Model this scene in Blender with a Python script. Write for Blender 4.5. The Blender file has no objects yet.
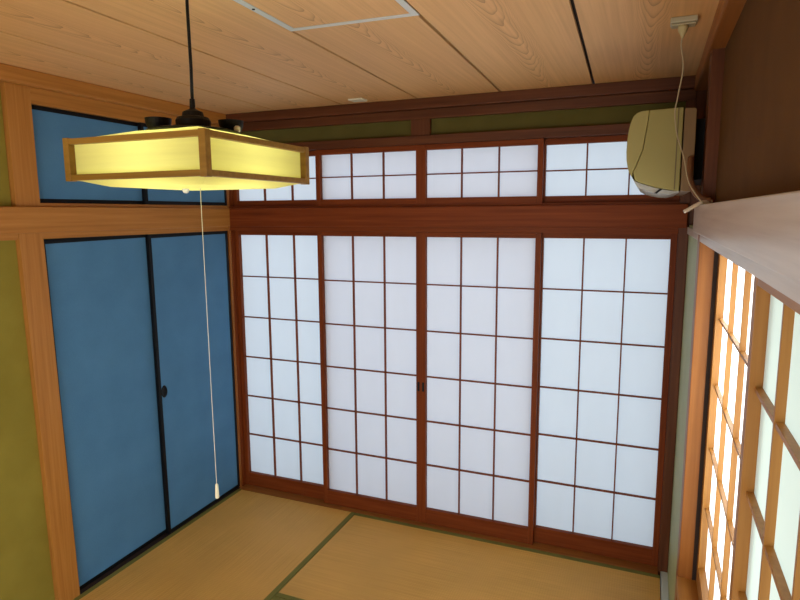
import bpy, bmesh, math, random
from mathutils import Vector, Matrix
random.seed(4)
S = bpy.context.scene
COL = S.collection
PI = math.pi

# ------------------------------------------------------------------ helpers
def box(bm, x0, x1, y0, y1, z0, z1):
    v = [bm.verts.new((x, y, z)) for z in (z0, z1) for y in (y0, y1) for x in (x0, x1)]
    for f in ((0, 2, 3, 1), (4, 5, 7, 6), (0, 1, 5, 4), (2, 6, 7, 3), (0, 4, 6, 2), (1, 3, 7, 5)):
        bm.faces.new([v[i] for i in f])

def hexa(bm, lo, hi):
    """solid between two 4-point loops (counter-clockwise seen from above)"""
    a = [bm.verts.new(p) for p in lo]; b = [bm.verts.new(p) for p in hi]
    bm.faces.new(a[::-1]); bm.faces.new(b)
    for i in range(4):
        j = (i + 1) % 4
        bm.faces.new((a[i], a[j], b[j], b[i]))

def prism(bm, pts, y0, y1):
    """(x, z) outline extruded along y"""
    a = [bm.verts.new((x, y0, z)) for x, z in pts]
    b = [bm.verts.new((x, y1, z)) for x, z in pts]
    n = len(pts)
    bm.faces.new(a); bm.faces.new(b[::-1])
    for i in range(n):
        j = (i + 1) % n
        bm.faces.new((a[j], a[i], b[i], b[j]))
    bmesh.ops.recalc_face_normals(bm, faces=bm.faces[:])

def lathe(bm, prof, c, seg=24):
    rings = []
    for r, z in prof:
        rings.append([bm.verts.new((c[0] + r * math.cos(2 * PI * i / seg), c[1] + r * math.sin(2 * PI * i / seg), c[2] + z)) for i in range(seg)])
    for a, b in zip(rings, rings[1:]):
        for i in range(seg):
            j = (i + 1) % seg
            bm.faces.new((a[i], a[j], b[j], b[i]))
    bm.faces.new(rings[0][::-1]); bm.faces.new(rings[-1])
    bmesh.ops.recalc_face_normals(bm, faces=bm.faces[:])

def catmull(pts, n=8):
    pts = [Vector(p) for p in pts]
    P = [2 * pts[0] - pts[1]] + pts + [2 * pts[-1] - pts[-2]]
    out = []
    for i in range(1, len(P) - 2):
        a, b, c, d = P[i - 1:i + 3]
        for k in range(n):
            t = k / n
            out.append(.5 * ((2 * b) + (c - a) * t + (2 * a - 5 * b + 4 * c - d) * t * t + (3 * b - a - 3 * c + d) * t ** 3))
    out.append(pts[-1])
    return out

def tube(bm, pts, r, seg=8):
    rings = []
    up = Vector((.3, 1, .2)).normalized()
    for i, p in enumerate(pts):
        p = Vector(p)
        t = (Vector(pts[min(i + 1, len(pts) - 1)]) - Vector(pts[max(i - 1, 0)])).normalized()
        u = up - t * up.dot(t)
        if u.length < .05:
            u = t.orthogonal()
        u.normalize(); w = t.cross(u); up = u
        rr = r[i] if isinstance(r, (list, tuple)) else r
        rings.append([bm.verts.new(p + rr * (math.cos(2 * PI * k / seg) * u + math.sin(2 * PI * k / seg) * w)) for k in range(seg)])
    for a, b in zip(rings, rings[1:]):
        for k in range(seg):
            j = (k + 1) % seg
            bm.faces.new((a[k], a[j], b[j], b[k]))
    bm.faces.new(rings[0][::-1]); bm.faces.new(rings[-1])
    bmesh.ops.recalc_face_normals(bm, faces=bm.faces[:])

def obj(name, bm, mat, parent=None, bevel=0, smooth=False, seg=2):
    me = bpy.data.meshes.new(name)
    if isinstance(bm, list):
        boxes, bm = bm, bmesh.new()
        for b in boxes:
            box(bm, *b)
    bm.to_mesh(me); bm.free()
    me.materials.append(mat)
    if smooth:
        for p in me.polygons:
            p.use_smooth = True
    o = bpy.data.objects.new(name, me)
    COL.objects.link(o)
    if parent:
        o.parent = parent
    if bevel:
        m = o.modifiers.new('edge', 'BEVEL'); m.width = bevel; m.segments = seg; m.limit_method = 'ANGLE'
    return o

def tag(o, label, cat, group=None):
    o['label'] = label; o['category'] = cat
    if group:
        o['group'] = group
    return o

def thing(name, label, cat, loc=(0, 0, 0), rz=0, group=None):
    o = bpy.data.objects.new(name, None)
    COL.objects.link(o)
    o.location = loc; o.rotation_euler = (0, 0, rz); o.empty_display_size = .1
    return tag(o, label, cat, group)

def struct(name, bm, mat, bevel=0, label=None):
    o = obj(name, bm, mat, None, bevel)
    o['kind'] = 'structure'
    if label:
        o['label'] = label
    return o

# ------------------------------------------------------------------ materials
def newmat(name):
    m = bpy.data.materials.new(name); m.use_nodes = True
    nt = m.node_tree
    b = nt.nodes['Principled BSDF']
    return m, nt, b

def N(nt, kind, **kw):
    n = nt.nodes.new(kind)
    for k, v in kw.items():
        setattr(n, k, v)
    return n

def coords(nt, scale, rot=(0, 0, 0)):
    tc = N(nt, 'ShaderNodeTexCoord'); mp = N(nt, 'ShaderNodeMapping')
    mp.inputs['Scale'].default_value = scale; mp.inputs['Rotation'].default_value = rot
    nt.links.new(tc.outputs['Object'], mp.inputs['Vector'])
    return mp.outputs['Vector']

def ramp(nt, fac, stops):
    r = N(nt, 'ShaderNodeValToRGB')
    e = r.color_ramp.elements
    while len(e) < len(stops):
        e.new(.5)
    for el, (p, c) in zip(e, stops):
        el.position = p; el.color = (*c, 1)
    nt.links.new(fac, r.inputs['Fac'])
    return r.outputs['Color']

def bump(nt, b, h, strength, dist=.001):
    bp = N(nt, 'ShaderNodeBump'); bp.inputs['Strength'].default_value = strength; bp.inputs['Distance'].default_value = dist
    nt.links.new(h, bp.inputs['Height']); nt.links.new(bp.outputs['Normal'], b.inputs['Normal'])

def wood(name, dark, mid, light, axis='z', rough=.42, spec=.5, fine=55):
    m, nt, b = newmat(name)
    sc = {'x': (1.6, fine, fine), 'y': (fine, 1.6, fine), 'z': (fine, fine, 1.6)}[axis]
    v = coords(nt, sc)
    n1 = N(nt, 'ShaderNodeTexNoise'); n1.inputs['Scale'].default_value = 1; n1.inputs['Detail'].default_value = 5; n1.inputs['Roughness'].default_value = .6
    nt.links.new(v, n1.inputs['Vector'])
    c = ramp(nt, n1.outputs['Fac'], [(.28, dark), (.5, mid), (.74, light)])
    nt.links.new(c, b.inputs['Base Color'])
    b.inputs['Roughness'].default_value = rough
    b.inputs['Specular IOR Level'].default_value = spec
    bump(nt, b, n1.outputs['Fac'], .12, .002)
    return m

def plain(name, col, rough=.5, spec=.5, metal=0):
    m, nt, b = newmat(name)
    b.inputs['Base Color'].default_value = (*col, 1); b.inputs['Roughness'].default_value = rough
    b.inputs['Specular IOR Level'].default_value = spec; b.inputs['Metallic'].default_value = metal
    return m

def mottled(name, c0, c1, scale=300, rough=.9, bstr=.3, spec=.3, big=6):
    m, nt, b = newmat(name)
    v = coords(nt, (1, 1, 1))
    n1 = N(nt, 'ShaderNodeTexNoise'); n1.inputs['Scale'].default_value = scale; n1.inputs['Detail'].default_value = 3
    n2 = N(nt, 'ShaderNodeTexNoise'); n2.inputs['Scale'].default_value = big; n2.inputs['Detail'].default_value = 3
    for n in (n1, n2):
        nt.links.new(v, n.inputs['Vector'])
    mx = N(nt, 'ShaderNodeMath', operation='ADD'); nt.links.new(n1.outputs['Fac'], mx.inputs[0]); nt.links.new(n2.outputs['Fac'], mx.inputs[1])
    hf = N(nt, 'ShaderNodeMath', operation='MULTIPLY'); nt.links.new(mx.outputs[0], hf.inputs[0]); hf.inputs[1].default_value = .5
    c = ramp(nt, hf.outputs[0], [(.35, c0), (.65, c1)])
    nt.links.new(c, b.inputs['Base Color'])
    b.inputs['Roughness'].default_value = rough; b.inputs['Specular IOR Level'].default_value = spec
    bump(nt, b, n1.outputs['Fac'], bstr, .002)
    return m

def paper(name, col, trans, amount, fib=.04, sc=(9, 9, 3.5)):
    """washi: part diffuse, part translucent to the daylight behind it"""
    m, nt, b = newmat(name)
    nt.nodes.remove(b)
    out = [n for n in nt.nodes if n.type == 'OUTPUT_MATERIAL'][0]
    v = coords(nt, sc)
    n1 = N(nt, 'ShaderNodeTexNoise'); n1.inputs['Scale'].default_value = 1; n1.inputs['Detail'].default_value = 5
    nt.links.new(v, n1.inputs['Vector'])
    c = ramp(nt, n1.outputs['Fac'], [(.3, tuple(t * (1 - fib) for t in trans)), (.7, trans)])
    d = N(nt, 'ShaderNodeBsdfDiffuse'); d.inputs['Color'].default_value = (*col, 1)
    t = N(nt, 'ShaderNodeBsdfTranslucent'); nt.links.new(c, t.inputs['Color'])
    mx = N(nt, 'ShaderNodeMixShader'); mx.inputs['Fac'].default_value = amount
    nt.links.new(d.outputs[0], mx.inputs[1]); nt.links.new(t.outputs[0], mx.inputs[2]); nt.links.new(mx.outputs[0], out.inputs['Surface'])
    return m

def emit(name, col, s):
    m, nt, b = newmat(name)
    b.inputs['Base Color'].default_value = (*col, 1)
    b.inputs['Emission Color'].default_value = (*col, 1); b.inputs['Emission Strength'].default_value = s
    return m

RED = ((.13, .026, .005), (.19, .040, .008), (.25, .058, .013))       # aged reddish frame wood
ORG = ((.36, .145, .026), (.455, .193, .038), (.53, .24, .056))          # orange cedar of posts and rails
HON = ((.30, .12, .018), (.38, .16, .026), (.45, .20, .038))           # honey coloured window frames
def tri(n, c, **k):
    return {a: wood(n + '_' + a, *c, axis=a, **k) for a in 'xyz'}
W_RED = tri('red_wood', RED, rough=.5, spec=.15)
W_DRK = tri('shaded_brown_wood', ((.075, .022, .007), (.115, .034, .011), (.16, .052, .018)), rough=.45, spec=.3)  # brown wood darkened further to paint in shade on beams and posts
W_MID = tri('russet_wood', ((.24, .085, .016), (.31, .11, .022), (.38, .145, .032)), rough=.42, spec=.3)
W_ORG = tri('orange_wood', ORG, rough=.42, spec=.3)
W_HON = tri('honey_wood', HON, rough=.45)
W_SHEEN = tri('pale_sheen_wood', ((.50, .42, .36), (.59, .51, .445), (.67, .59, .52)), rough=.30)  # lightened so the right rails carry a grazing sheen in their colour
LACQ = plain('black_lacquer', (.004, .004, .005), .5, .2)
DARK = plain('dark_groove_shade', (.02, .008, .004), .8)
BLUE = mottled('blue_fusuma_paper', (.066, .200, .385), (.086, .25, .465), 420, .75, .25, .35, 5)
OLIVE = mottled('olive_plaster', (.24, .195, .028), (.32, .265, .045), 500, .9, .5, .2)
GREEN = mottled('green_plaster', (.36, .41, .20), (.43, .48, .25), 500, .55, .3, .5)
BROWN = mottled('brown_plaster', (.095, .040, .008), (.13, .057, .012), 500, .9, .5, .2)
WASHI = paper('washi_paper', (.80, .82, .84), (.775, .845, .98), .52)
WASHI_N = paper('bluer_washi_paper', (.82, .86, .90), (.77, .89, 1.0), .57)  # slightly more translucent, bluer sheet for the end screens
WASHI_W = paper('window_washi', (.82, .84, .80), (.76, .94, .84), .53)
WASHI_T = paper('clear_window_washi', (.82, .84, .82), (.95, .99, .97), .85)  # much more translucent sheet for the far window shoji
WHITE = plain('white_plastic', (.72, .72, .68), .4)
ALU = plain('white_aluminium', (.70, .73, .72), .35, .5, .15)
CREAM = plain('aged_cream_plastic', (.33, .285, .09), .45)
CREAM_D = plain('aged_cream_plastic_seam', (.16, .12, .05), .6)
CREAM_L = plain('aged_cream_panel', (.36, .31, .105), .4)
GREY = plain('grey_plastic', (.42, .43, .40), .4)
BLACK = plain('black_plastic', (.006, .006, .007), .5, .25)

# ceiling board: cedar print with cathedral grain along the board
def ceiling_mat():
    m, nt, b = newmat('cedar_ceiling_board')
    def math_(op, a, c=None):
        n = N(nt, 'ShaderNodeMath', operation=op)
        for k, q in ((0, a), (1, c)):
            if q is None:
                continue
            if isinstance(q, (int, float)):
                n.inputs[k].default_value = q
            else:
                nt.links.new(q, n.inputs[k])
        return n.outputs[0]
    v = coords(nt, (1, 1, 1))
    sp = N(nt, 'ShaderNodeSeparateXYZ'); nt.links.new(v, sp.inputs[0])
    x, y = sp.outputs['X'], sp.outputs['Y']
    t = math_('DIVIDE', math_('SUBTRACT', math_('ADD', x, math_('MULTIPLY', y, .035)), 1.275 - .459 * 8), .459)
    k = math_('FLOOR', t)
    w = N(nt, 'ShaderNodeTexNoise'); w.inputs['Scale'].default_value = 1.0; w.inputs['Detail'].default_value = 3
    v2 = coords(nt, (6, 1.6, 1)); nt.links.new(v2, w.inputs['Vector'])
    uu = math_('ADD', math_('SUBTRACT', math_('FRACT', t), .5), math_('MULTIPLY', math_('SUBTRACT', w.outputs['Fac'], .5), .22))
    u2 = math_('MULTIPLY', uu, uu)
    field = math_('ADD', math_('ADD', math_('MULTIPLY', y, 9), math_('MULTIPLY', u2, 330)), math_('ADD', math_('MULTIPLY', k, 2.37), math_('MULTIPLY', w.outputs['Fac'], 3.0)))
    fr = math_('FRACT', field)
    heart = math_('POWER', 2.718, math_('MULTIPLY', u2, -75))           # figure is strongest along the middle of a board
    line = math_('MULTIPLY', math_('POWER', fr, 4), math_('ADD', math_('MULTIPLY', heart, .70), .10))
    v3 = coords(nt, (85, 1.6, 1))
    f = N(nt, 'ShaderNodeTexNoise'); f.inputs['Scale'].default_value = 1; f.inputs['Detail'].default_value = 4
    nt.links.new(v3, f.inputs['Vector'])
    c1 = ramp(nt, line, [(0, (.82, .485, .205)), (1, (.42, .20, .07))])
    c2 = ramp(nt, f.outputs['Fac'], [(.3, (.86, .83, .80)), (.7, (1, 1, 1))])
    mx = N(nt, 'ShaderNodeMixRGB', blend_type='MULTIPLY'); mx.inputs[0].default_value = 1
    nt.links.new(c1, mx.inputs[1]); nt.links.new(c2, mx.inputs[2]); nt.links.new(mx.outputs[0], b.inputs['Base Color'])
    b.inputs['Roughness'].default_value = .5; b.inputs['Specular IOR Level'].default_value = .4
    return m
CEIL = ceiling_mat()

def tatami_mat():
    m, nt, b = newmat('tatami_rush')
    v = coords(nt, (1, 1, 1))
    wv = N(nt, 'ShaderNodeTexWave', wave_type='BANDS', bands_direction='X'); wv.inputs['Scale'].default_value = 26; wv.inputs['Distortion'].default_value = .6
    wv.inputs['Detail'].default_value = 2
    nt.links.new(v, wv.inputs['Vector'])
    v2 = coords(nt, (2, 260, 1))
    f = N(nt, 'ShaderNodeTexNoise'); f.inputs['Scale'].default_value = 1; f.inputs['Detail'].default_value = 4
    nt.links.new(v2, f.inputs['Vector'])
    g = N(nt, 'ShaderNodeTexNoise'); g.inputs['Scale'].default_value = 3; g.inputs['Detail'].default_value = 4
    nt.links.new(v, g.inputs['Vector'])
    a = ramp(nt, wv.outputs['Fac'], [(0, (.95, .94, .92)), (1, (1, 1, 1))])
    c = ramp(nt, f.outputs['Fac'], [(.3, (.66, .355, .065)), (.7, (.80, .455, .10))])
    e = ramp(nt, g.outputs['Fac'], [(.35, (.90, .90, .86)), (.65, (1, 1, 1))])
    m1 = N(nt, 'ShaderNodeMixRGB', blend_type='MULTIPLY'); m1.inputs[0].default_value = 1
    m2 = N(nt, 'ShaderNodeMixRGB', blend_type='MULTIPLY'); m2.inputs[0].default_value = 1
    nt.links.new(a, m1.inputs[1]); nt.links.new(c, m1.inputs[2]); nt.links.new(m1.outputs[0], m2.inputs[1]); nt.links.new(e, m2.inputs[2])
    nt.links.new(m2.outputs[0], b.inputs['Base Color'])
    b.inputs['Roughness'].default_value = .55; b.inputs['Specular IOR Level'].default_value = .4
    bump(nt, b, f.outputs['Fac'], .15, .001)
    return m
TATAMI = tatami_mat()
BORDER = mottled('green_tatami_cloth', (.155, .148, .028), (.20, .19, .044), 700, .8, .4)

# ------------------------------------------------------------------ room
XL, XR, YF, ZC = -.04, 2.652, -3.65, 2.48
struct('floor', [(-.35, 3.0, -3.95, .25, -.12, -.055)], DARK)

# ceiling: boards with open joints in front of a dark backing
bm = bmesh.new()
def joint(k, y):
    return 1.275 + .459 * k + .035 * (-y)
for k in range(-4, 5):
    g = .0065
    lo = [(joint(k, YF - .2) + g, YF - .2, ZC), (joint(k + 1, YF - .2) - g, YF - .2, ZC), (joint(k + 1, .05) - g, .05, ZC), (joint(k, .05) + g, .05, ZC)]
    hexa(bm, lo, [(x, y, ZC + .012) for x, y, z in lo])
struct('ceiling', bm, CEIL)
struct('trim_1', [(-.3, 2.95, -3.95, .2, ZC + .02, ZC + .12)], DARK)     # roof void above the boards

# back wall: beam, plaster strip, rails
struct('wall_back', [(-.2, 2.9, .022, .12, 2.28, 2.39)], mottled('dark_olive_plaster', (.095, .08, .018), (.13, .11, .027), 500, .9, .5, .2))  # plaster colour darkened to stand for shade near the ceiling
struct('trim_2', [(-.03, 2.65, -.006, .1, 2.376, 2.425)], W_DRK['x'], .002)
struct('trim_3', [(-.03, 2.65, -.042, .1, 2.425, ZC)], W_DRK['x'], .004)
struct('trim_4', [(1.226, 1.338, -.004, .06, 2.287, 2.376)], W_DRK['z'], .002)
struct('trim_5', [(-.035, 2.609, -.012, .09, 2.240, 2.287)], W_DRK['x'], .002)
struct('trim_6', [(-.035, 2.609, -.006, .09, 1.893, 1.911)], W_RED['x'], .001)
struct('trim_7', [(-.0165, 2.645, -.030, -.006, 1.785, 1.899)], W_RED['x'], .003)
struct('trim_8', [(-.035, 2.609, -.006, .09, 1.757, 1.893)], W_RED['x'], .001)
struct('trim_9', [(-.035, 2.609, -.036, .09, -.055, 0.0)], W_MID['x'], .001)
struct('trim_10', [(-.10, -.035, -.016, .10, -.055, ZC)], W_MID['z'], .002)     # corner post left
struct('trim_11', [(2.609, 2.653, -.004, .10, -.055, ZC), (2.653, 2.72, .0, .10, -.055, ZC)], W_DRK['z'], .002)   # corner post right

struct('trim_27', [(-.0362, -.0302, .001, .088, .002, 1.756), (-.0362, -.0302, .001, .088, 1.912, 2.239)], W_RED['z'])   # jamb of the shoji opening

# left wall
struct('wall_left', [(-.16, -.062, YF, -1.38, -.055, 1.80), (-.16, -.062, YF, -1.43, 1.88, 2.45), (-.20, -.16, -3.7, .1, -.055, 2.5)], OLIVE)
bm = bmesh.new()                                                        # the old post leans a little
hexa(bm, [(-.15, -1.401, -.055), (-.036, -1.401, -.055), (-.036, -1.287, -.055), (-.15, -1.287, -.055)],
     [(-.15, -1.428, 1.80), (-.036, -1.428, 1.80), (-.036, -1.314, 1.80), (-.15, -1.314, 1.80)])
box(bm, -.15, -.036, -1.428, -1.314, 1.80, 2.415)
struct('trim_12', bm, W_ORG['z'], .002)
struct('trim_13', [(-.036, -.014, YF, -.006, 1.785, 1.900)], W_ORG['y'], .003)
struct('trim_14', [(-.13, -.038, -1.314, -.016, 1.757, 1.90)], W_ORG['y'], .001)
struct('trim_15', [(-.13, -.038, -1.314, -.016, 1.90, 1.917)], W_ORG['y'], .001)
struct('trim_16', [(-.13, -.038, -1.314, -.016, 2.347, 2.415)], W_ORG['y'], .002)
struct('trim_17', [(-.13, .004, YF, -.042, 2.415, ZC)], W_ORG['y'], .006)
struct('trim_18', [(-.13, -.040, YF, -1.428, 1.757, 1.785)], W_ORG['y'], .001)
struct('trim_19', [(-.13, -.040, -1.314, -.016, -.055, 0.001)], DARK, .001)

# right wall
struct('wall_right', [(2.6555, 2.80, -.72, .0, -.055, 1.80), (2.656, 2.80, -2.95, -.72, -.055, .40), (2.656, 2.80, YF, -3.0, -.055, 1.80),
                      (2.85, 2.9, -.72, .1, -.1, 2.5), (2.85, 2.9, YF, -2.99, -.1, 2.5)], GREEN)
struct('wall_right_upper', [(2.690, 2.90, YF, .1, 1.80, 2.46)], BROWN)
struct('trim_20', [(2.650, 2.82, -.815, -.715, -.055, 1.87)], W_MID['z'], .003)       # window post
struct('trim_28', [(2.650, 2.82, -.815, -.715, 1.87, 2.45)], W_DRK['z'], .003)       # same post above the rail, shade put into its colour
struct('trim_29', [(2.699, 2.7125, -.8195, -.812, .466, 1.757)], DARK)           # dark strip painting the shadow beside the window shoji
struct('trim_21', [(2.650, 2.82, -3.04, -2.93, -.055, 2.45)], W_ORG['z'], .003)
struct('trim_22', [(2.638, 2.690, YF, -.60, 1.785, 1.886)], W_SHEEN['y'], .003)         # nageshi over the window
struct('trim_23', [(2.648, 2.69, -.715, -.004, 1.757, 1.790)], W_SHEEN['y'], .002)
struct('trim_24', [(2.650, 2.82, -2.93, -.815, 1.757, 1.785)], W_SHEEN['y'], .001)      # window head
struct('trim_25', [(2.646, 2.82, -2.93, -.815, .425, .466)], W_HON['y'], .002)        # window sill
struct('trim_26', [(2.640, 2.75, YF, -.042, 2.410, ZC)], W_MID['y'], .006)
struct('baseboard_right', [(2.622, 2.656, YF, -.004, -.055, .004)], plain('pale_grey_strip', (.60, .66, .64), .35), .002)

# wall behind the camera with an unseen opening added for light
struct('wall_front', [(-.2, .45, -3.75, YF, -.1, 2.5), (2.25, 2.9, -3.75, YF, -.1, 2.5), (.45, 2.25, -3.75, YF, 1.78, 2.5)], OLIVE)

# ------------------------------------------------------------------ sliding screens
def panel_frame(p, W, H, T, st, top, bot, m):
    obj('stile', [(0, st, 0, T, 0, H)], m['z'], p, .0015)
    obj('stile', [(W - st, W, 0, T, 0, H)], m['z'], p, .0015)
    obj('top_rail', [(st, W - st, .001, T - .001, H - top, H)], m['x'], p, .001)
    obj('bottom_rail', [(st, W - st, .001, T - .001, 0, bot)], m['x'], p, .001)

def shoji(label, loc, W, H, xs, zs, st, top, bot, m, pap, rz=0, bar=.0066, group=None, T=.03, depth=.018, cat='sliding screen', name='shoji_panel'):
    p = thing(name, label, cat, loc, rz, group)
    panel_frame(p, W, H, T, st, top, bot, m)
    bars = []
    y1 = T - .003
    y0 = y1 - depth
    for x in xs:
        bars.append((x - bar / 2, x + bar / 2, y0, y1, bot, H - top))
    hb = [(st, W - st, y0 + .0015, y1 - .0005, z - bar / 2, z + bar / 2) for z in zs]
    lat = obj('lattice', bars + hb, m['z'], p)
    bm = bmesh.new()
    box(bm, st - .004, W - st + .004, y1, y1 + .0006, bot - .004, H - top + .004)
    # a single sheet: keep only the room-side face
    bm.faces.ensure_lookup_table()
    bmesh.ops.delete(bm, geom=[f for f in bm.faces if abs(f.normal.y + 1) > .01 and f.calc_center_median().y > y1 + .0001], context='FACES')
    obj('paper', bm, pap, p)
    return p

A, R, ST = .2052, .2722, .0295
WP = 3 * A + 2 * ST
B0 = .0937
low = [('shoji screen standing against the blue sliding doors, low in the room corner', -ST, .034),
       ('tall shoji screen second from the blue doors, pull on its right stile', .638 - ST, 0),
       ('tall shoji screen third from the blue doors, pull on its left stile', 1.312 - ST, 0),
       ('tall brightest shoji screen beside the right corner post below the air conditioner', 1.9636 - ST, .034)]
low[0] = ('tall shoji screen standing next to the blue sliding doors in the corner', -ST, .034)
panels = []
for lab, x, y in low:
    p = shoji(lab, (x, y, .002), WP, 1.754, [ST + A, ST + 2 * A], [B0 + R * k for k in range(1, 6)], ST, .028, B0 - .002, W_RED, WASHI_N if x > 1.9 or x < 0 else WASHI,
              group='tall shoji screens of the back wall')
    panels.append(p)
def pull(parent, x, z):
    obj('finger_pull', [(x - .007, x + .007, -.0015, .003, z - .028, z + .028)], BLACK, parent, .002)
pull(panels[1], WP - .015, .85)
pull(panels[2], .015, .85)
up = [('low transom shoji screen behind the hanging lamp, next to the upper blue doors', -ST, .034),
      ('low transom shoji screen second from the left, just right of the lamp shade', .638 - ST, 0),
      ('low transom shoji screen third from the left, between lamp and air conditioner', 1.312 - ST, 0),
      ('low transom shoji screen partly hidden behind the air conditioner', 1.9636 - ST, .034)]
for lab, x, y in up:
    shoji(lab, (x, y, 1.911), WP, .328, [ST + A, ST + 2 * A], [.036 + .130], ST, .030, .036, W_RED, WASHI_N if x > 1.9 or x < 0 else WASHI,
          group='transom shoji screens of the back wall')

# window shoji on the right wall (local x runs towards the camera, room side is local -y)
def place_right(p, x, y):
    p.rotation_euler = (0, 0, -PI / 2); p.location = (x, y, .466)
zs = [.541 - .466, .778 - .466, 1.008 - .466, 1.246 - .466, 1.488 - .466]
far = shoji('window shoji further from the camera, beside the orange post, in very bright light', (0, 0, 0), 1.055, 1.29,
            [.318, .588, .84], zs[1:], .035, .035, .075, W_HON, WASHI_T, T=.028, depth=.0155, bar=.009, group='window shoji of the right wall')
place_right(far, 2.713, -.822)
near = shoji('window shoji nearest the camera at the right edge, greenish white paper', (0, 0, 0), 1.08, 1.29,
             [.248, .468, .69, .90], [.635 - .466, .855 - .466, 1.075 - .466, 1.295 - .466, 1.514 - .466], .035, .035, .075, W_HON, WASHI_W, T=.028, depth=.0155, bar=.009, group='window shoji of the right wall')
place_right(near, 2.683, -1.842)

# blue fusuma doors on the left wall (local x runs towards the back wall, room side is local -y)
def fusuma(label, y0, W, z0, H, x, group, pull_x=None, pull_z=.9, lean=0):
    p = thing('fusuma_door_panel', label, 'sliding door', (x, y0, z0), PI / 2, group)
    p.rotation_euler = (0, -lean, PI / 2)
    fr, T = .020, .022
    obj('stile', [(0, fr, 0, T, 0, H)], LACQ, p, .002)
    obj('stile', [(W - fr, W, 0, T, 0, H)], LACQ, p, .002)
    obj('top_rail', [(fr, W - fr, .001, T, H - fr, H)], LACQ, p, .001)
    obj('bottom_rail', [(fr, W - fr, .001, T, 0, fr)], LACQ, p, .001)
    obj('covered_panel', [(fr - .002, W - fr + .002, .003, T - .003, fr - .002, H - fr + .002)], BLUE, p)
    if pull_x is not None:
        bm = bmesh.new(); n = 20
        prof = [(.0, -.001), (.016, -.001), (.019, -.004), (.024, -.005), (.027, -.001), (.027, .004)]
        rings = [[bm.verts.new((pull_x + .8 * r * math.cos(2 * PI * i / n), .003 + d, pull_z + 1.35 * r * math.sin(2 * PI * i / n))) for i in range(n)] for r, d in prof[1:]]
        for a, b in zip(rings, rings[1:]):
            for i in range(n):
                bm.faces.new((a[i], a[(i + 1) % n], b[(i + 1) % n], b[i]))
        bm.faces.new(rings[0]); bm.faces.new(rings[-1])
        bmesh.ops.recalc_face_normals(bm, faces=bm.faces[:])
        obj('recessed_pull', bm, LACQ, p, smooth=False)
    return p
fusuma('tall blue sliding door with black frame next to the orange post', -1.288, .636, .002, 1.750, -.062, 'tall blue sliding doors', lean=.0115)
fusuma('tall blue sliding door with black frame, in the corner behind the hanging pull cord', -.684, .667, .004, 1.750, -.040, 'tall blue sliding doors', .041, .855, lean=.006)
fusuma('small upper blue door above the tall doors, left half behind the lamp shade', -1.314, .640, 1.917, .430, -.064, 'small upper blue doors')
fusuma('small upper blue door in the corner, mostly hidden behind the lamp shade', -.697, .680, 1.917, .430, -.040, 'small upper blue doors')

# ------------------------------------------------------------------ tatami
def tatami(label, x0, x1, y0, y1, along):
    """along = 'x' or 'y': the long side, which carries the green cloth"""
    L, Wd = (x1 - x0, y1 - y0) if along == 'x' else (y1 - y0, x1 - x0)
    t = thing('tatami_mat', label, 'tatami mat', ((x0 + x1) / 2, (y0 + y1) / 2, -.055), 0 if along == 'x' else PI / 2, 'tatami mats of the floor')
    g = .0015
    obj('rush_cover', [(-L / 2 + g, L / 2 - g, -Wd / 2 + .004, Wd / 2 - .004, 0, .055)], TATAMI, t, .003)
    for s in (-1, 1):
        e = s * (Wd / 2 - g)
        a, b = sorted((e, e - s * .030))
        obj('border_cloth', [(-L / 2 + g, L / 2 - g, a, b, .001, .0562)], BORDER, t, .002)
    return t
XM = .862
tatami('tatami mat along the blue doors, green cloth border on its right side', -.038, XM, -1.835, -.038, 'y')
tatami('tatami mat lying along the foot of the tall shoji screens', XM, 2.620, -.935, -.038, 'x')
tatami('tatami mat just inside the bottom edge, second row from the shoji screens', XM, 2.620, -1.835, -.935, 'x')
tatami('tatami mat below the hanging lamp, outside the bottom edge', -.038, 1.74, -2.735, -1.835, 'x')
tatami('tatami mat in the far corner behind the camera', -.038, 1.74, -3.64, -2.735, 'x')
tatami('tatami mat at the camera along the window wall', 1.74, 2.620, -3.64, -1.835, 'y')

# ------------------------------------------------------------------ pendant lamp
LX, LY, LZ0, LZ1, LS = 1.30, -1.84, 1.950, 2.060, .230
LW = tri('lamp_wood', ((.21, .10, .010), (.28, .14, .017), (.35, .185, .03)), rough=.4)
SHADE = paper('lamp_shade_paper', (.86, .80, .40), (.91, .92, .36), .70, .12, (3, 3, 70))
lamp = thing('pendant_lamp', 'square wooden pendant lamp with glowing yellow paper sides hanging on a black cable', 'lamp', (LX, LY, LZ0))
h = LZ1 - LZ0
o_, i_ = LS, LS - .020
fr = obj('shade_frame', [(sx * o_ if sx < 0 else i_, -i_ if sx < 0 else o_, sy * o_ if sy < 0 else i_, -i_ if sy < 0 else o_, 0, h) for sx in (-1, 1) for sy in (-1, 1)]
         + [(-i_, i_, a, b, z0, z1) for a, b in ((-o_ + .001, -o_ + .018), (o_ - .018, o_ - .001)) for z0, z1 in ((.002, .017), (h - .017, h - .002))]
         + [(a, b, -i_, i_, z0, z1) for a, b in ((-o_ + .001, -o_ + .018), (o_ - .018, o_ - .001)) for z0, z1 in ((.002, .017), (h - .017, h - .002))],
         LW['x'], lamp, .0015)
q = o_ - .019
for k in range(4):
    bm = bmesh.new()
    vs = [bm.verts.new(Matrix.Rotation(k * PI / 2, 3, 'Z') @ Vector(p)) for p in ((q, -q, .002), (q, q, .002), (q, q, h - .002), (q, -q, h - .002))]
    bm.faces.new(vs)
    obj('side_paper', bm, SHADE, lamp)
bm = bmesh.new()
b0 = [bm.verts.new((sx * q, sy * q, .003)) for sx, sy in ((-1, -1), (1, -1), (1, 1), (-1, 1))]
b1 = [bm.verts.new((sx * .155, sy * .155, -.013)) for sx, sy in ((-1, -1), (1, -1), (1, 1), (-1, 1))]
bm.faces.new(b1[::-1])
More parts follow.
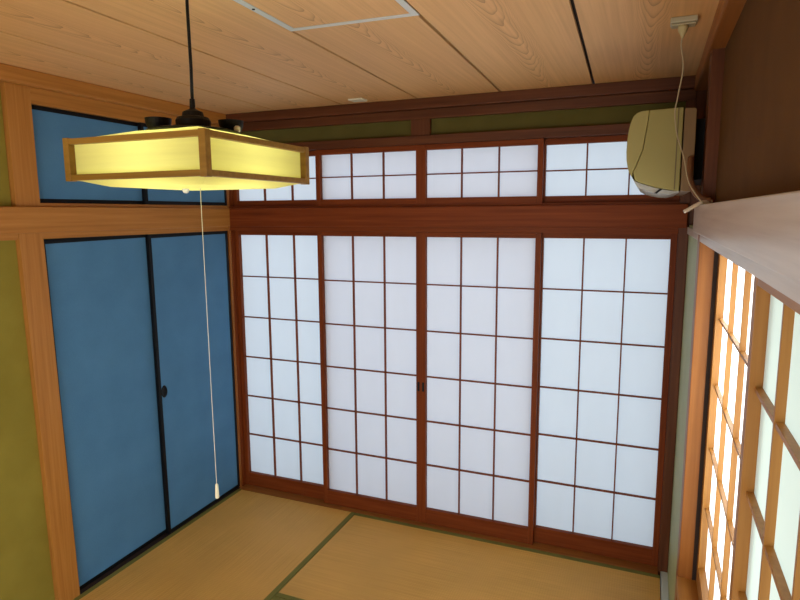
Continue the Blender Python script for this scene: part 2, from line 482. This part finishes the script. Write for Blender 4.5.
for i in range(4):
    j = (i + 1) % 4
    bm.faces.new((b0[j], b0[i], b1[i], b1[j]))
obj('bottom_diffuser', bm, SHADE, lamp)
bm = bmesh.new()
b0 = [bm.verts.new((sx * q, sy * q, h - .003)) for sx, sy in ((-1, -1), (1, -1), (1, 1), (-1, 1))]
b1 = [bm.verts.new((sx * .105, sy * .105, h + .026)) for sx, sy in ((-1, -1), (1, -1), (1, 1), (-1, 1))]
for i in range(4):
    j = (i + 1) % 4
    bm.faces.new((b0[i], b0[j], b1[j], b1[i]))
obj('top_cover', bm, SHADE, lamp)
bm = bmesh.new(); lathe(bm, [(.120, .024), (.124, .027), (.124, .030), (.112, .033), (.03, .035)], (0, 0, h), 32)
obj('top_plate', bm, BLACK, lamp, smooth=False)
bm = bmesh.new(); lathe(bm, [(.030, .034), (.046, .036), (.047, .060), (.042, .068), (.030, .071), (.027, .083), (.016, .088), (.008, .092), (.007, .118)], (0, 0, h))
box(bm, -.062, -.045, -.01, .01, h + .036, h + .052)
obj('switch_housing', bm, BLACK, lamp, smooth=False)
for dx, dy in ((-.106, -.02), (.050, .10)):
    bm = bmesh.new(); lathe(bm, [(.018, .026), (.026, .034), (.034, .056), (.036, .070), (.030, .071)], (dx, dy, h))
    cap = obj('bowl_clip', bm, BLACK, lamp)
    if dx > 0:
        bm = bmesh.new(); lathe(bm, [(.006, 0), (.009, .004), (.009, .014), (.005, .018)], (dx + .033, dy - .016, h + .034), 12)
        obj('clip_knob', bm, WHITE, cap)
bm = bmesh.new()
ring = [(.14 * math.cos(2 * PI * i / 48), .14 * math.sin(2 * PI * i / 48), h / 2 + .004) for i in range(48)]
rs = []
for i in range(48):
    c = Vector(ring[i]); ra = Vector((c.x, c.y, 0)).normalized()
    rs.append([bm.verts.new(c + .0145 * (math.cos(2 * PI * k / 10) * ra + Vector((0, 0, .0145 / .0145 * math.sin(2 * PI * k / 10))) * 1)) for k in range(10)])
for i in range(48):
    for k in range(10):
        bm.faces.new((rs[i][k], rs[(i + 1) % 48][k], rs[(i + 1) % 48][(k + 1) % 10], rs[i][(k + 1) % 10]))
bmesh.ops.recalc_face_normals(bm, faces=bm.faces[:])
obj('ring_tube', bm, emit('fluorescent_ring', (1, .95, .70), 6.2), lamp, smooth=True)
bm = bmesh.new(); tube(bm, [(0, 0, h + .10), (.002, 0, h + .2), (0, 0, h + .35), (0, 0, ZC - LZ0 - .02)], .0045)
obj('cable', bm, BLACK, lamp, smooth=True)
bm = bmesh.new(); lathe(bm, [(.045, ZC - LZ0), (.045, ZC - LZ0 - .012), (.03, ZC - LZ0 - .03), (.008, ZC - LZ0 - .034)], (0, 0, 0))
obj('ceiling_rose', bm, BLACK, lamp)
bm = bmesh.new(); lathe(bm, [(.010, -.0115), (.010, -.018), (.007, -.024), (.003, -.026)], (-.072, .036, 0), 14)
obj('night_bulb', bm, WHITE, lamp, smooth=True)
bm = bmesh.new(); tube(bm, [(.012, 0, -.012), (.013, 0, -.3), (.014, 0, -.6), (.016, 0, 1.058 - LZ0)], .0011, 6)
pc = obj('pull_cord', bm, plain('white_cord', (.75, .72, .62), .7), lamp, smooth=True)
bm = bmesh.new(); lathe(bm, [(.002, .046), (.0045, .042), (.0055, .02), (.0062, .004), (.005, 0)], (.016, 0, 1.013 - LZ0), 14)
obj('pull_knob', bm, plain('ivory_knob', (.80, .74, .52), .4), pc, smooth=False)

# ------------------------------------------------------------------ air conditioner
ac = thing('air_conditioner', 'old cream wall air conditioner seen end-on in the dark upper right corner', 'air conditioner', (0, -.80, 0))
Y0, Y1 = 0.0, .70
body = [(2.574, 2.228), (2.463, 2.2245), (2.458, 2.170), (2.447, 2.086), (2.432, 2.045), (2.416, 2.006), (2.424, 1.978), (2.442, 1.968), (2.494, 1.951), (2.544, 1.940), (2.574, 1.936)]
bm = bmesh.new(); prism(bm, body, Y0, Y1); obj('body', bm, CREAM, ac, .003)
front = [(2.4615, 2.2243), (2.437, 2.223), (2.420, 2.217), (2.409, 2.206), (2.401, 2.186), (2.395, 2.160), (2.391, 2.120), (2.390, 2.080), (2.392, 2.050), (2.398, 2.020), (2.405, 2.002), (2.414, 1.989), (2.4145, 2.006), (2.4305, 2.046), (2.4455, 2.087), (2.4565, 2.170)]
bm = bmesh.new(); prism(bm, front, Y0 - .001, Y1 + .001); obj('front_panel', bm, CREAM_L, ac, .002)
back = [(2.578, 2.226), (2.612, 2.224), (2.616, 2.218), (2.618, 1.945), (2.612, 1.934), (2.578, 1.937)]
bm = bmesh.new(); prism(bm, back, Y0 + .006, Y1); obj('back_case', bm, plain('browned_plastic', (.22, .13, .05), .5), ac, .002)
obj('side_seam', [(2.556, 2.560, Y0 - .002, Y0 + .02, 1.942, 2.226)], CREAM_D, ac)
lou = [(2.414, 1.988), (2.422, 1.972), (2.432, 1.955), (2.455, 1.943), (2.478, 1.935), (2.510, 1.928), (2.545, 1.926), (2.575, 1.932), (2.575, 1.936), (2.544, 1.938), (2.494, 1.949), (2.442, 1.966), (2.424, 1.976)]
bm = bmesh.new(); prism(bm, lou, Y0 + .004, Y1 - .004); lo_ = obj('outlet_louver', bm, GREY, ac)
bm = bmesh.new(); prism(bm, [(2.492, 1.9305), (2.510, 1.946), (2.520, 1.944), (2.500, 1.9285)], Y0 + .002, Y0 + .03); obj('louver_pivot', bm, BLACK, lo_)
obj('mounting_plate', [(2.616, 2.692, Y0 + .12, Y1 - .05, 1.98, 2.20)], BLACK, ac, .001)  # bridges the gap; its black stands for the shade behind the unit

# wrapped pipe bundle and its drain end
bm = bmesh.new()
tube(bm, catmull([(2.606, -.805, 2.05), (2.603, -.835, 2.02), (2.604, -.86, 1.975), (2.622, -.87, 1.93), (2.650, -.87, 1.904), (2.672, -.87, 1.900)]), .011)
tag(obj('refrigerant_pipe', bm, plain('brown_wrap', (.20, .085, .035), .6), smooth=True), 'brown wrapped pipe bending from the air conditioner onto the wooden rail', 'pipe')
bm = bmesh.new()
tube(bm, catmull([(2.590, -.90, 1.862), (2.606, -.896, 1.872), (2.626, -.89, 1.884), (2.648, -.88, 1.8945), (2.676, -.87, 1.897)]), .0065)
tag(obj('drain_hose', bm, plain('pale_hose', (.72, .60, .46), .45), smooth=True), 'short pale hose end poking out over the wooden rail below the air conditioner', 'hose')

# ceiling outlet, plug, cord
ou = thing('ceiling_outlet', 'small cream power outlet on the ceiling above the air conditioner', 'outlet', (2.553, -.965, ZC))
obj('outlet_base', [(-.040, .040, -.03, .03, -.018, 0)], plain('cream_outlet', (.46, .42, .28), .4), ou, .004)
obj('outlet_face', [(-.036, .036, -.022, .022, -.024, -.018)], plain('cream_outlet_face', (.40, .35, .22), .4), ou, .003)
pc2 = thing('power_cord', 'thin pale power cord hanging from the ceiling outlet past the air conditioner', 'cord', (2.551, -.972, ZC - .024))
bm = bmesh.new(); lathe(bm, [(.014, 0), (.016, -.006), (.013, -.018), (.006, -.030), (.0035, -.038)], (0, 0, 0), 14)
obj('plug', bm, plain('yellowed_plug', (.50, .42, .20), .45), pc2)
o0 = Vector(pc2.location)
pts = [(2.551, -.972, 2.424), (2.549, -.970, 2.395), (2.559, -.955, 2.330), (2.549, -.92, 2.245), (2.5435, -.90, 2.203), (2.5475, -.892, 2.160), (2.556, -.892, 2.116), (2.580, -.892, 2.044), (2.598, -.892, 1.966), (2.626, -.895, 1.918), (2.648, -.90, 1.891), (2.664, -.905, 1.8895)]
bm = bmesh.new(); tube(bm, [p - o0 for p in catmull(pts)], .0023)
obj('cable', bm, plain('pale_cord', (.42, .34, .20), .6), pc2, smooth=True)

# ceiling hatch with white metal frame, and a small pale vent
ha = thing('ceiling_hatch', 'square ceiling inspection hatch with a white metal frame', 'hatch', (joint(0, -1.36), -1.36, ZC), .035)
w_, d_ = .462, .455
bm = bmesh.new()
for b in ((0, w_, -.022, 0, -.003, 0), (0, w_, -d_, -d_ + .022, -.003, 0), (0, .024, -d_ + .022, -.022, -.003, 0), (w_ - .024, w_, -d_ + .022, -.022, -.003, 0)):
    box(bm, *b)
obj('hatch_frame', bm, ALU, ha, .0008)
obj('hatch_board', [(.027, w_ - .027, -d_ + .025, -.025, -.0015, 0)], CEIL, ha)
bm = bmesh.new(); lathe(bm, [(.005, -.003), (.005, -.0045), (.003, -.0055)], (.012, -.24, 0), 10)
obj('screw', bm, BLACK, ha)
tag(obj('ceiling_vent', [(.93, 1.015, -.185, -.11, ZC - .008, ZC)], plain('cream_vent', (.78, .76, .58), .5), None, .002), 'small cream plate on the ceiling close to the back wall beam', 'vent')

# ------------------------------------------------------------------ light: overcast sky outside both windows, and an added fill lamp
w = bpy.data.worlds.new('sky'); S.world = w; w.use_nodes = True
nt = w.node_tree
bg = nt.nodes['Background']
struct('outside_dim_slab', [(-.3, 3.0, .30, 1.5, -.25, -.08)], plain('bluish_slab', (.10, .20, .30), .6))  # unseen slab added to make the foot of the shoji dimmer and bluer
bg.inputs['Color'].default_value = (.90, .95, 1.0, 1); bg.inputs['Strength'].default_value = 1.5

def area(name, loc, target, sx, sy, power, col):
    l = bpy.data.lights.new(name, 'AREA'); l.shape = 'RECTANGLE'; l.size = sx; l.size_y = sy; l.energy = power; l.color = col
    o = bpy.data.objects.new(name, l); COL.objects.link(o); o.location = loc
    o.rotation_euler = (Vector(target) - Vector(loc)).to_track_quat('-Z', 'Y').to_euler()
    return o
area('daylight_window', (3.25, -1.05, 1.3), (2.7, -1.15, 1.1), .7, .9, 26, (.98, 1, 1))
area('added_fill', (1.35, -3.73, .95), (1.2, 0, .75), 1.75, 1.65, 32, (1, .95, .88))  # unseen lamp added behind the camera to brighten the room

# ------------------------------------------------------------------ camera
cd = bpy.data.cameras.new('camera'); cam = bpy.data.objects.new('camera', cd); COL.objects.link(cam)
S.camera = cam
f, yaw, pit, rol = 602.3134, -.3939, -.1433, -.0056
cd.sensor_fit = 'HORIZONTAL'; cd.sensor_width = 36; cd.lens = 36 * f / 800; cd.clip_start = .02
cy, sy, cp, sp = math.cos(yaw), math.sin(yaw), math.cos(pit), math.sin(pit)
fw = Vector((sy * cp, cy * cp, sp)); r = Vector((cy, -sy, 0)); u = r.cross(fw)
c, s = math.cos(rol), math.sin(rol)
r2, u2 = c * r + s * u, -s * r + c * u
M = Matrix((r2, u2, -fw)).transposed().to_4x4()
M.translation = Vector((2.4894, -3.2143, 1.8633))
cam.matrix_world = M

S.view_settings.view_transform = 'Standard'; S.view_settings.look = 'None'
S.view_settings.exposure = -0.22; S.view_settings.gamma = 1.0; S.view_settings.use_curve_mapping = False
S.cycles.max_bounces = 10; S.cycles.diffuse_bounces = 8; S.cycles.transmission_bounces = 8
S.cycles.use_denoising = True
